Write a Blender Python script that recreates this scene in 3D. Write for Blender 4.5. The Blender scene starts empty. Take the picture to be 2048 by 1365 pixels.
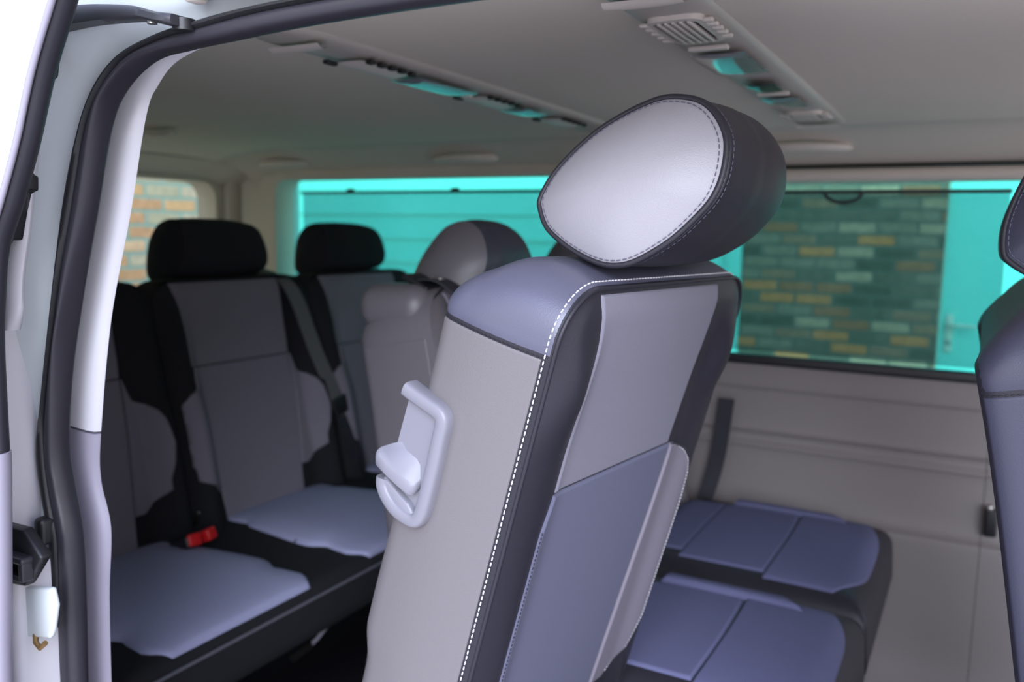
import bpy, bmesh, math, random
from mathutils import Vector, Matrix, Euler
random.seed(7)
PI = math.pi
sc = bpy.context.scene
COL = sc.collection

# ------------------------------------------------------------------ camera
YAW, PITCH, ROLL = math.radians(28.7), math.radians(7.2), math.radians(1.1)
CAM = Vector((0, -.5, 1.05))
cf = Vector((-math.sin(YAW)*math.cos(PITCH), math.cos(YAW)*math.cos(PITCH), -math.sin(PITCH)))
cr = Vector((math.cos(YAW), math.sin(YAW), 0)); cu = cr.cross(cf)
r2 = cr*math.cos(ROLL) + cu*math.sin(ROLL); u2 = -cr*math.sin(ROLL) + cu*math.cos(ROLL)
cd = bpy.data.cameras.new('camera'); cam = bpy.data.objects.new('camera', cd); COL.objects.link(cam)
m = Matrix((r2, u2, -cf)).transposed().to_4x4(); m.translation = CAM
cam.matrix_world = m
cd.sensor_width = 36; cd.lens = 1700/2048*36; cd.clip_start = .02
cd.dof.use_dof = True; cd.dof.focus_distance = .72; cd.dof.aperture_fstop = 5.0
sc.camera = cam

# ------------------------------------------------------------------ world and exposure
sc.view_settings.view_transform = 'Standard'; sc.view_settings.look = 'None'
sc.view_settings.exposure = 1.6; sc.view_settings.gamma = 1; sc.view_settings.use_curve_mapping = False
w = bpy.data.worlds.new('sky'); sc.world = w; w.use_nodes = True
nt = w.node_tree; nt.nodes.clear()
tc = nt.nodes.new('ShaderNodeTexCoord'); sx = nt.nodes.new('ShaderNodeSeparateXYZ')
rp = nt.nodes.new('ShaderNodeValToRGB'); bg = nt.nodes.new('ShaderNodeBackground'); wo = nt.nodes.new('ShaderNodeOutputWorld')
nt.links.new(tc.outputs['Generated'], sx.inputs[0]); nt.links.new(sx.outputs['Z'], rp.inputs[0])
nt.links.new(rp.outputs[0], bg.inputs[0]); nt.links.new(bg.outputs[0], wo.inputs[0])
e = rp.color_ramp.elements
e[0].position = 0.0; e[0].color = (.70, .68, .67, 1)
e[1].position = .85; e[1].color = (.62, .74, 1.25, 1)
em = e.new(.38); em.color = (.74, .76, .92, 1)
bg.inputs[1].default_value = .85
# broad bright sky low in front of the open door
sl = bpy.data.lights.new('overcast_glare', 'SUN'); sl.energy = 1.7; sl.angle = math.radians(45); sl.color = (.80, .86, 1.0)
so_ = bpy.data.objects.new('overcast_glare', sl); COL.objects.link(so_); so_.location = (-3, -4, 6)
so_.rotation_euler = Vector((-.40, .82, -.36)).to_track_quat('-Z', 'Y').to_euler()

# ------------------------------------------------------------------ materials
def srgb(r, g, b):
    f = lambda c: (c/255/12.92) if c/255 <= .04045 else ((c/255+.055)/1.055)**2.4
    return (f(r), f(g), f(b), 1)
def mat(name, col, rough=.5, metal=0, bump=None, spec=.5, vary=0, coat=0):
    m = bpy.data.materials.new(name); m.use_nodes = True
    n = m.node_tree; b = n.nodes['Principled BSDF']
    b.inputs['Base Color'].default_value = col if len(col) == 4 else (*col, 1)
    b.inputs['Roughness'].default_value = rough; b.inputs['Metallic'].default_value = metal
    b.inputs['Specular IOR Level'].default_value = spec; b.inputs['Coat Weight'].default_value = coat
    t = n.nodes.new('ShaderNodeTexCoord')
    if bump:
        kind, scale, strength, dist = bump
        if kind == 'vor':
            x = n.nodes.new('ShaderNodeTexVoronoi'); x.inputs['Scale'].default_value = scale
            out = x.outputs['Distance']
        else:
            x = n.nodes.new('ShaderNodeTexNoise'); x.inputs['Scale'].default_value = scale; x.inputs['Detail'].default_value = 4
            out = x.outputs['Fac']
        n.links.new(t.outputs['Object'], x.inputs['Vector'])
        bp = n.nodes.new('ShaderNodeBump'); bp.inputs['Strength'].default_value = strength; bp.inputs['Distance'].default_value = dist
        n.links.new(out, bp.inputs['Height']); n.links.new(bp.outputs[0], b.inputs['Normal'])
    if vary:
        x = n.nodes.new('ShaderNodeTexNoise'); x.inputs['Scale'].default_value = vary[0]; x.inputs['Detail'].default_value = 5
        n.links.new(t.outputs['Object'], x.inputs['Vector'])
        mx = n.nodes.new('ShaderNodeMix'); mx.data_type = 'RGBA'
        c = b.inputs['Base Color'].default_value[:]
        mx.inputs[6].default_value = [v*(1-vary[1]) for v in c[:3]]+[1]; mx.inputs[7].default_value = [min(1, v*(1+vary[1])) for v in c[:3]]+[1]
        n.links.new(x.outputs['Fac'], mx.inputs[0]); n.links.new(mx.outputs[2], b.inputs['Base Color'])
    return m
M = {}
M['leather_grey'] = mat('grey_leather', (.150, .137, .140), .42, bump=('vor', 900, .22, .0006))
M['leather_cheek'] = mat('lit_grey_leather', (.31, .30, .325), .42, bump=('vor', 900, .22, .0006))  # same grey leather, brightened in colour for the stronger light on the cheek
M['leather_sheen'] = mat('sky_sheen_leather', (.088, .088, .128), .36, bump=('vor', 900, .18, .0005), spec=.7)  # dark leather with the shoulder's bluish sky sheen put into its colour
M['leather_dark'] = mat('anthracite_leather', (.022, .0205, .028), .43, bump=('vor', 900, .18, .0005), spec=.36)
M['leather_side'] = mat('charcoal_leather', (.045, .046, .072), .40, bump=('vor', 900, .18, .0005))
M['leather_mid'] = mat('dim_grey_leather', (.12, .108, .118), .42, bump=('vor', 900, .18, .0005))  # the grey leather darkened, the middle row's dim light put into its colour
M['fabric_grey'] = mat('grey_fabric', (.185, .178, .215), .88, bump=('noise', 1600, .35, .0006), spec=.25, vary=(900, .14))
M['fabric_seat'] = mat('sky_lit_seat_fabric', (.33, .34, .50), .88, bump=('noise', 1600, .35, .0006), spec=.25, vary=(900, .14))  # blue and brightness of the sky light on the rear cushions put into colour
M['fabric_mid'] = mat('shaded_seat_fabric', (.115, .118, .215), .88, bump=('noise', 1600, .35, .0006), spec=.25, vary=(900, .14))  # darker copy of the rear seat fabric, shade put into its colour
M['fabric_pocket'] = mat('blue_grey_fabric', (.115, .116, .168), .85, bump=('noise', 1600, .35, .0006), spec=.25, vary=(900, .14))
M['vinyl_mauve'] = mat('mauve_grey_vinyl', (.165, .148, .178), .55, bump=('vor', 800, .12, .0004))
M['fabric_bench'] = mat('grey_bench_fabric', (.20, .185, .22), .9, bump=('noise', 1200, .4, .0008), spec=.2, vary=(700, .15))
M['fabric_black'] = mat('black_bench_fabric', (.017, .017, .020), .85, bump=('noise', 1200, .4, .0008), spec=.2)
M['fabric_piping'] = mat('piping', (.10, .10, .12), .6)
M['thread_white'] = mat('white_thread', (.75, .73, .75), .7)
M['thread_black'] = mat('black_thread', (.012, .012, .016), .7)
M['thread_grey'] = mat('grey_thread', (.10, .10, .14), .7)
M['plastic_grey'] = mat('grey_plastic', (.20, .195, .225), .38, bump=('noise', 600, .08, .0003))
M['plastic_black'] = mat('black_plastic', (.012, .012, .014), .42)
M['plastic_dark'] = mat('dark_plastic', (.03, .03, .035), .4)
M['rubber'] = mat('seal_rubber', (.028, .026, .034), .38, bump=('noise', 300, .06, .0005))
M['paint_white'] = mat('white_paint', (.62, .66, .665), .28, coat=.6, vary=(9, .03))
M['trim_white'] = mat('white_trim', (.62, .61, .64), .4)
M['trim_grey'] = mat('grey_trim', (.30, .28, .34), .5, bump=('noise', 700, .1, .0004))
M['headliner'] = mat('headliner', (.78, .70, .60), .95, bump=('noise', 900, .3, .0008), spec=.1, vary=(500, .06))
M['header'] = mat('header_trim', (.67, .60, .52), .8, bump=('noise', 700, .15, .0005), spec=.2)
M['console'] = mat('console_plastic', (.52, .47, .42), .45)
M['console_light'] = mat('vent_plastic', (.70, .63, .56), .4)
M['slot'] = mat('dark_slot', (.012, .011, .010), .6)
M['lens'] = mat('lens', (.45, .46, .50), .10, spec=.9, metal=.55)
M['lens_dark'] = mat('dark_lens', (.02, .03, .03), .10, spec=.9)
M['panel'] = mat('side_panel', (.235, .212, .21), .6, bump=('noise', 800, .15, .0004), spec=.35)
M['belt'] = mat('belt_webbing', (.12, .115, .12), .75, bump=('noise', 1500, .3, .0005))
M['belt_dark'] = mat('dark_webbing', (.022, .022, .030), .6)
M['metal'] = mat('steel', (.6, .58, .55), .3, metal=1)
M['brass'] = mat('rusty_metal', (.35, .22, .09), .5, metal=.6)
M['red'] = mat('red_button', (.62, .012, .015), .4)
M['carpet'] = mat('carpet', (.016, .015, .02), .95, bump=('noise', 500, .6, .003), spec=.1)
M['teal_wood'] = mat('pale_teal_wood', (.27, .72, .66), .5, vary=(3, .04))  # teal chosen to strengthen the colour seen through the tinted windows
M['paving'] = mat('paving', (.55, .49, .42), .85, vary=(4, .15))

def tint(name, col, gloss=.06, mesh=None):
    m = bpy.data.materials.new(name); m.use_nodes = True; n = m.node_tree; n.nodes.clear()
    o = n.nodes.new('ShaderNodeOutputMaterial'); t = n.nodes.new('ShaderNodeBsdfTransparent'); t.inputs[0].default_value = (*col, 1)
    if mesh:
        g = n.nodes.new('ShaderNodeBsdfDiffuse'); g.inputs[0].default_value = (*mesh[1], 1)
    else:
        g = n.nodes.new('ShaderNodeBsdfGlossy'); g.inputs['Roughness'].default_value = .03
    mx = n.nodes.new('ShaderNodeMixShader'); mx.inputs[0].default_value = mesh[0] if mesh else gloss
    n.links.new(t.outputs[0], mx.inputs[1]); n.links.new(g.outputs[0], mx.inputs[2]); n.links.new(mx.outputs[0], o.inputs[0])
    return m
M['glass_teal'] = tint('teal_tinted_glass', (.46, .84, .75), .015)
M['glass_rear'] = tint('green_tinted_glass', (.82, .88, .80), .015)
M['glass_dark'] = tint('dark_tinted_glass', (.14, .34, .30), .015)
M['blind'] = tint('blind_mesh', (.72, .74, .76), mesh=(.10, (.05, .05, .05)))

def brick_mat(name, cols, mortar, scale_w=.19, scale_h=.0625, axes='XZ'):
    m = bpy.data.materials.new(name); m.use_nodes = True; n = m.node_tree; b = n.nodes['Principled BSDF']
    t = n.nodes.new('ShaderNodeTexCoord'); s = n.nodes.new('ShaderNodeSeparateXYZ'); c = n.nodes.new('ShaderNodeCombineXYZ')
    n.links.new(t.outputs['Object'], s.inputs[0]); n.links.new(s.outputs[axes[0]], c.inputs[0]); n.links.new(s.outputs[axes[1]], c.inputs[1])
    nz = n.nodes.new('ShaderNodeTexNoise'); nz.inputs['Scale'].default_value = 9; nz.inputs['Detail'].default_value = 3
    n.links.new(t.outputs['Object'], nz.inputs['Vector'])
    ad = n.nodes.new('ShaderNodeVectorMath'); ad.operation = 'MULTIPLY_ADD'; ad.inputs[1].default_value = (.012, .012, .012)
    n.links.new(nz.outputs['Color'], ad.inputs[0]); n.links.new(c.outputs[0], ad.inputs[2])
    br = n.nodes.new('ShaderNodeTexBrick'); br.inputs['Scale'].default_value = 1
    br.inputs['Brick Width'].default_value = scale_w; br.inputs['Row Height'].default_value = scale_h
    br.inputs['Mortar Size'].default_value = .0085; br.inputs['Mortar Smooth'].default_value = .3
    br.inputs['Color1'].default_value = (0, 0, 0, 1); br.inputs['Color2'].default_value = (1, 1, 1, 1)
    br.inputs['Mortar'].default_value = (0, 0, 0, 1); br.inputs['Bias'].default_value = 0
    n.links.new(ad.outputs[0], br.inputs['Vector'])
    rmp = n.nodes.new('ShaderNodeValToRGB'); rmp.color_ramp.interpolation = 'CONSTANT'
    el = rmp.color_ramp.elements
    for i, cc in enumerate(cols):
        k = el[i] if i < 2 else el.new(i/len(cols))
        k.position = i/len(cols); k.color = (*cc, 1)
    n.links.new(br.outputs['Color'], rmp.inputs[0])
    n2 = n.nodes.new('ShaderNodeTexNoise'); n2.inputs['Scale'].default_value = 28; n2.inputs['Detail'].default_value = 6
    n.links.new(t.outputs['Object'], n2.inputs['Vector'])
    mv = n.nodes.new('ShaderNodeMix'); mv.data_type = 'RGBA'; mv.blend_type = 'MULTIPLY'; mv.inputs[0].default_value = .6
    n.links.new(rmp.outputs[0], mv.inputs[6]); n.links.new(n2.outputs['Fac'], mv.inputs[7])
    mx = n.nodes.new('ShaderNodeMix'); mx.data_type = 'RGBA'; mx.inputs[7].default_value = (*mortar, 1)
    n.links.new(br.outputs['Fac'], mx.inputs[0]); n.links.new(mv.outputs[2], mx.inputs[6])
    n.links.new(mx.outputs[2], b.inputs['Base Color']); b.inputs['Roughness'].default_value = .9
    bp = n.nodes.new('ShaderNodeBump'); bp.inputs['Strength'].default_value = .6; bp.inputs['Distance'].default_value = .008; bp.invert = True
    n.links.new(br.outputs['Fac'], bp.inputs['Height']); n.links.new(bp.outputs[0], b.inputs['Normal'])
    return m
M['brick_side'] = brick_mat('brown_brick', [(.58, .19, .11), (.26, .17, .13), (.95, .27, .12), (.42, .25, .19), (.70, .36, .26), (.18, .13, .10), (.50, .22, .15)], (.16, .125, .105))
M['brick_rear'] = brick_mat('orange_brick', [(.80, .42, .24), (.70, .55, .42), (.85, .48, .26), (.62, .52, .38), (.90, .55, .36)], (.26, .36, .33), axes='YZ')

# ------------------------------------------------------------------ object helpers
def tag(o, label=None, cat=None, group=None, kind=None):
    if label: o['label'] = label
    if cat: o['category'] = cat
    if group: o['group'] = group
    if kind: o['kind'] = kind
    return o
ORG = {}
def thing(name, loc, label, cat, group=None):
    o = bpy.data.objects.new(name, None); COL.objects.link(o); o.location = loc
    o.empty_display_size = .05
    ORG[o.name] = Vector(loc)
    return tag(o, label, cat, group)
def origin(parent):
    p = parent
    while p is not None and p.name not in ORG: p = p.parent
    return ORG[p.name] if p else Vector((0, 0, 0))
def link(name, bm, material, parent=None, smooth=True, loc=None, recalc=True):
    """bm is in world coordinates; parts are stored relative to their thing's base"""
    if recalc: bmesh.ops.recalc_face_normals(bm, faces=bm.faces)
    me = bpy.data.meshes.new(name)
    off = origin(parent) if parent else (Vector(loc) if loc else Vector((0, 0, 0)))
    bmesh.ops.translate(bm, verts=bm.verts, vec=-off)
    bm.to_mesh(me); bm.free()
    if smooth:
        for p in me.polygons: p.use_smooth = True
        try: me.set_sharp_from_angle(angle=math.radians(50))
        except Exception: pass
    me.materials.append(M[material])
    o = bpy.data.objects.new(name, me); COL.objects.link(o)
    if parent is not None: o.parent = parent
    elif loc: o.location = loc
    if parent is None: ORG[o.name] = off
    return o
def grid(fn, nu, nv, bm=None):
    bm = bm or bmesh.new()
    vs = [[bm.verts.new(fn(i/nu, j/nv)) for j in range(nv+1)] for i in range(nu+1)]
    for i in range(nu):
        for j in range(nv):
            bm.faces.new((vs[i][j], vs[i+1][j], vs[i+1][j+1], vs[i][j+1]))
    return bm
def loft(rings, caps=True, closed=True, bm=None):
    bm = bm or bmesh.new()
    vs = [[bm.verts.new(p) for p in r] for r in rings]
    n = len(vs[0])
    for a, b in zip(vs, vs[1:]):
        for i in range(n if closed else n-1):
            bm.faces.new((a[i], a[(i+1) % n], b[(i+1) % n], b[i]))
    if caps and closed:
        for r in (vs[0], vs[-1]):
            bm.faces.new(r)
    return bm
def catmull(pts, n=6, closed=False):
    pts = [Vector(p) for p in pts]; out = []; N = len(pts)
    rng = range(N if closed else N-1)
    for i in rng:
        g = (lambda k: pts[k % N]) if closed else (lambda k: pts[max(0, min(N-1, k))])
        p0, p1, p2, p3 = g(i-1), g(i), g(i+1), g(i+2)
        for k in range(n):
            t = k/n
            out.append(.5*((2*p1)+(p2-p0)*t+(2*p0-5*p1+4*p2-p3)*t*t+(3*p1-p0-3*p2+p3)*t**3))
    if not closed: out.append(pts[-1])
    return out
def tube(path, r, n=10, closed=False, bm=None, up=(0, 0, 1), flat=1.0):
    """flat: second radius factor (section axis along up)"""
    path = [Vector(p) for p in path]; N = len(path); rings = []; up = Vector(up)
    for i, p in enumerate(path):
        a = path[(i-1) % N] if closed or i > 0 else path[i]
        b = path[(i+1) % N] if closed or i < N-1 else path[i]
        t = (b-a).normalized(); s = t.cross(up)
        if s.length < 1e-4: s = t.cross(Vector((1, 0, 0)))
        s.normalize(); q = s.cross(t)
        rr = r(i/(N-1)) if callable(r) else r
        rings.append([p+s*math.cos(2*PI*k/n)*rr+q*math.sin(2*PI*k/n)*rr*flat for k in range(n)])
    if closed: rings.append(rings[0])
    bm = bm or bmesh.new()
    if closed:
        vs = [[bm.verts.new(p) for p in rg] for rg in rings[:-1]]; vs.append(vs[0])
        for a, b in zip(vs, vs[1:]):
            for k in range(n): bm.faces.new((a[k], a[(k+1) % n], b[(k+1) % n], b[k]))
        return bm
    return loft(rings, bm=bm)
def sweep(path, prof, nrm, closed=False, bm=None, caps=True):
    """sweep 2-D profile (a along normal-in-plane, b along nrm) along a path lying in the plane with normal nrm"""
    path = [Vector(p) for p in path]; N = len(path); rings = []; nrm = Vector(nrm).normalized()
    for i, p in enumerate(path):
        a = path[(i-1) % N] if closed or i > 0 else path[i]
        b = path[(i+1) % N] if closed or i < N-1 else path[i]
        t = (b-a).normalized(); s = t.cross(nrm).normalized()
        rings.append([p+s*x+nrm*y for x, y in prof])
    return loft(rings, bm=bm, caps=caps)
def rbox(c, size, r=.005, n=4, fn=None, bm=None, rot=None):
    """rounded box centred on c"""
    bm0 = bmesh.new(); bmesh.ops.create_cube(bm0, size=1)
    for v in bm0.verts: v.co = Vector((v.co.x*size[0], v.co.y*size[1], v.co.z*size[2]))
    r = min(r, min(size)*.49)
    if r > 0: bmesh.ops.bevel(bm0, geom=list(bm0.edges), offset=r, segments=n, profile=.5, affect='EDGES')
    if fn:
        for v in bm0.verts: v.co = fn(v.co)
    if rot is not None:
        for v in bm0.verts: v.co = rot @ v.co
    bmesh.ops.translate(bm0, verts=bm0.verts, vec=Vector(c))
    if bm is None: return bm0
    me = bpy.data.meshes.new('tmp'); bm0.to_mesh(me); bm0.free(); bm.from_mesh(me); bpy.data.meshes.remove(me)
    return bm
def prism(pts, vec, r=0, bm=None, n=3):
    """extrude a closed 3-D polygon along vec, with optional rounding"""
    bm0 = bmesh.new(); vec = Vector(vec)
    a = [bm0.verts.new(Vector(p)) for p in pts]; b = [bm0.verts.new(Vector(p)+vec) for p in pts]
    bm0.faces.new(a); bm0.faces.new(b)
    for i in range(len(a)): bm0.faces.new((a[i], a[(i+1) % len(a)], b[(i+1) % len(a)], b[i]))
    if r: bmesh.ops.bevel(bm0, geom=list(bm0.edges), offset=r, segments=n, profile=.5, affect='EDGES')
    if bm is None: return bm0
    me = bpy.data.meshes.new('tmp'); bm0.to_mesh(me); bm0.free(); bm.from_mesh(me); bpy.data.meshes.remove(me)
    return bm
def stitch(path, length, gap, r, bm=None, up=(0, 1, 0), lift=0):
    bm = bm or bmesh.new()
    path = [Vector(p) for p in path]
    acc = [0]
    for a, b in zip(path, path[1:]): acc.append(acc[-1]+(b-a).length)
    def at(d):
        for i in range(len(acc)-1):
            if d <= acc[i+1]:
                f = (d-acc[i])/max(1e-9, acc[i+1]-acc[i]); return path[i].lerp(path[i+1], f)
        return path[-1]
    d = 0
    while d+length < acc[-1]:
        a, b = at(d), at(d+length); mid = (a+b)/2
        t = (b-a)
        tube([a+t*.0, a+t*.15, mid, a+t*.85, b], lambda x: r*(.35+.65*math.sin(PI*min(max(x, .12), .88))), 6, bm=bm, up=up)
        d += length+gap
    return bm
def sstep(x): x = max(0, min(1, x)); return x*x*(3-2*x)
def patch(fn, hint, wa, wb, h0, na, nb, gd=.0015, ew=.004, skirt=True):
    """raised upholstery panel on surface fn(a,b): edges tuck in below the base, middle stands h0 proud"""
    def f(a, b):
        e = 1e-3; p = fn(a, b)
        da = fn(min(1, a+e), b)-fn(max(0, a-e), b); db = fn(a, min(1, b+e))-fn(a, max(0, b-e))
        n = da.cross(db)
        if n.length < 1e-12: n = Vector(hint)
        n.normalize()
        if n.dot(hint) < 0: n = -n
        d = min(min(a, 1-a)*wa, min(b, 1-b)*wb)
        return p+n*(-gd+(h0+gd)*math.sqrt(sstep(d/ew)) if d < ew else h0)+n*0
    # uneven spacing: dense near the borders
    def rs(t): return t if True else t
    bm = bmesh.new()
    def dense(n, width):
        k = min(.2, 1.3*ew/width); inner = [k+(1-2*k)*i/n for i in range(n+1)]
        edge = [k*i/4 for i in range(4)]
        return edge+inner+[1-x for x in reversed(edge)]
    A, B = dense(na, wa), dense(nb, wb)
    vs = [[bm.verts.new(f(a, b)) for b in B] for a in A]
    for i in range(len(A)-1):
        for j in range(len(B)-1): bm.faces.new((vs[i][j], vs[i+1][j], vs[i+1][j+1], vs[i][j+1]))
    return bm
def lerp(a, b, t): return a+(b-a)*t
def interp(tab, x):
    if x <= tab[0][0]: return tab[0][1]
    for (a, p), (b, q) in zip(tab, tab[1:]):
        if x <= b: return lerp(p, q, sstep((x-a)/(b-a)) if False else (x-a)/(b-a))
    return tab[-1][1]

# ------------------------------------------------------------------ the seat back shared by the van's seats
def seat_frame(O, psi, tilt, size=1.0):
    p, t = math.radians(psi), math.radians(tilt); O = Vector(O)
    u = Vector((math.sin(p), math.cos(p), 0)); f = Vector((math.cos(p), -math.sin(p), 0)); z = Vector((0, 0, 1))
    v = f*math.cos(t)-z*math.sin(t); w = f*math.sin(t)+z*math.cos(t)
    L = lambda a, b, c: O+(u*a+v*b+w*c)*size
    L.u, L.v, L.w = u, v, w
    return L
EGG = [(-0.036, 0.6), (-0.031, 0.588), (-0.016, 0.573), (0.006, 0.564), (0.029, 0.5585), (0.053, 0.556), (0.072, 0.558), (0.09, 0.566), (0.107, 0.581),
       (0.124, 0.601), (0.138, 0.625), (0.147, 0.646), (0.149, 0.666), (0.145, 0.689), (0.137, 0.707), (0.122, 0.722), (0.105, 0.731),
       (0.087, 0.733), (0.064, 0.729), (0.045, 0.719), (0.023, 0.702), (0.002, 0.681), (-0.017, 0.654), (-0.031, 0.626)]
EGG2 = [(-.030, .60), (-.026, .575), (-.006, .562), (.03, .558), (.065, .562), (.085, .58), (.094, .61), (.092, .645), (.082, .675), (.060, .690), (.030, .692), (.004, .684), (-.016, .662), (-.026, .632)]
def headrest(L, parent, uN=.10, uF=.372, body='leather_dark', cap='leather_cheek', fine=True, egg=EGG, lift=0, size=1.0, taper=.30):
    k = 6 if fine else 3
    prof = [(p.x, p.y) for p in catmull([(a, b, 0) for a, b in egg], k, True)]
    cx = (min(a for a, b in egg)+max(a for a, b in egg))/2; cy = (min(b for a, b in egg)+max(b for a, b in egg))/2
    prof = [(cx+(a-cx)*size, cy+(b-cy)*size) for a, b in prof]
    def ring(u0, s, lean, off=0, s2=None):
        out = []
        for a, b in prof:
            vv = cx+(a-cx)*s; ww = cy+(b-cy)*(s2 or s)
            out.append(L(u0+lean*(ww-cy)+off, vv, ww+lift))
        return out
    rings = []; NS = 26 if fine else 14
    for i in range(NS+1):
        t = i/NS
        lean = lerp(.2, -taper, t); u0 = lerp(uN, uF, t)
        s = 1+.045*math.sin(PI*min(1, t*1.25))**.8 if t < .8 else 1
        if t > .35:
            q = (t-.35)/.65
            s = (1.035)*(1-q**3.2*taper)
        if i == 0: s = 1.0
        if i == 1: s = 1.006
        rings.append(ring(u0, s, lean))
    # rounded far cheek
    for q in (.25, .5, .7, .85, .95, 1):
        a = q*PI/2
        rings.append(ring(uF+.028*math.sin(a), 1.035*(1-taper)*(.999*math.cos(a)*.94+.06), -taper))
    bm = loft(rings, caps=False)
    bmesh.ops.contextual_create(bm, geom=[e for e in bm.edges if e.is_boundary and (e.verts[0].co-L(uF+.028, cx, cy)).length < .08])
    hr = link('headrest', bm, body, parent)
    # near cheek
    NR = 12
    def capring(rho): return ring(uN-.026*(1-rho**2.2)-.0005, rho, .2)
    rr = [capring(1-.985*i/NR) for i in range(NR+1)]
    bm = loft(rr, caps=False); bm.faces.new([v for v in bm.verts][-len(prof):])
    link('cheek_panel', bm, cap, hr)
    if fine:
        bm = tube(ring(uN-.0005, 1.004, .2), .0028, 8, True, up=L.u)
        tube(ring(uN+.006, 1.012, .2), .0022, 8, True, up=L.u, bm=bm)
        link('piping', bm, 'leather_dark', hr)
        rg = capring(.948); rg = [p-L.u*.0009 for p in rg]; rg.append(rg[0])
        bm = stitch(rg, .0042, .0016, .00055, up=L.u)
        rg = ring(uN+.013, 1.026, .2); rg.append(rg[0])
        stitch(rg, .0040, .0018, .0005, up=L.u, bm=bm)
        link('stitching', bm, 'thread_grey', hr)
    pb = bmesh.new()
    return hr
def headrest_posts(L, parent, us=(.145, .325), material='plastic_grey', r=.0125):
    for uu in us:
        bm = tube([L(uu, .010, .50), L(uu, .012, .548), L(uu, .016, .562), L(uu, .03, .60)], lambda t: r if t < .62 else r*.55, 18, up=L.u)
        link('headrest_post', bm, material, parent)

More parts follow.
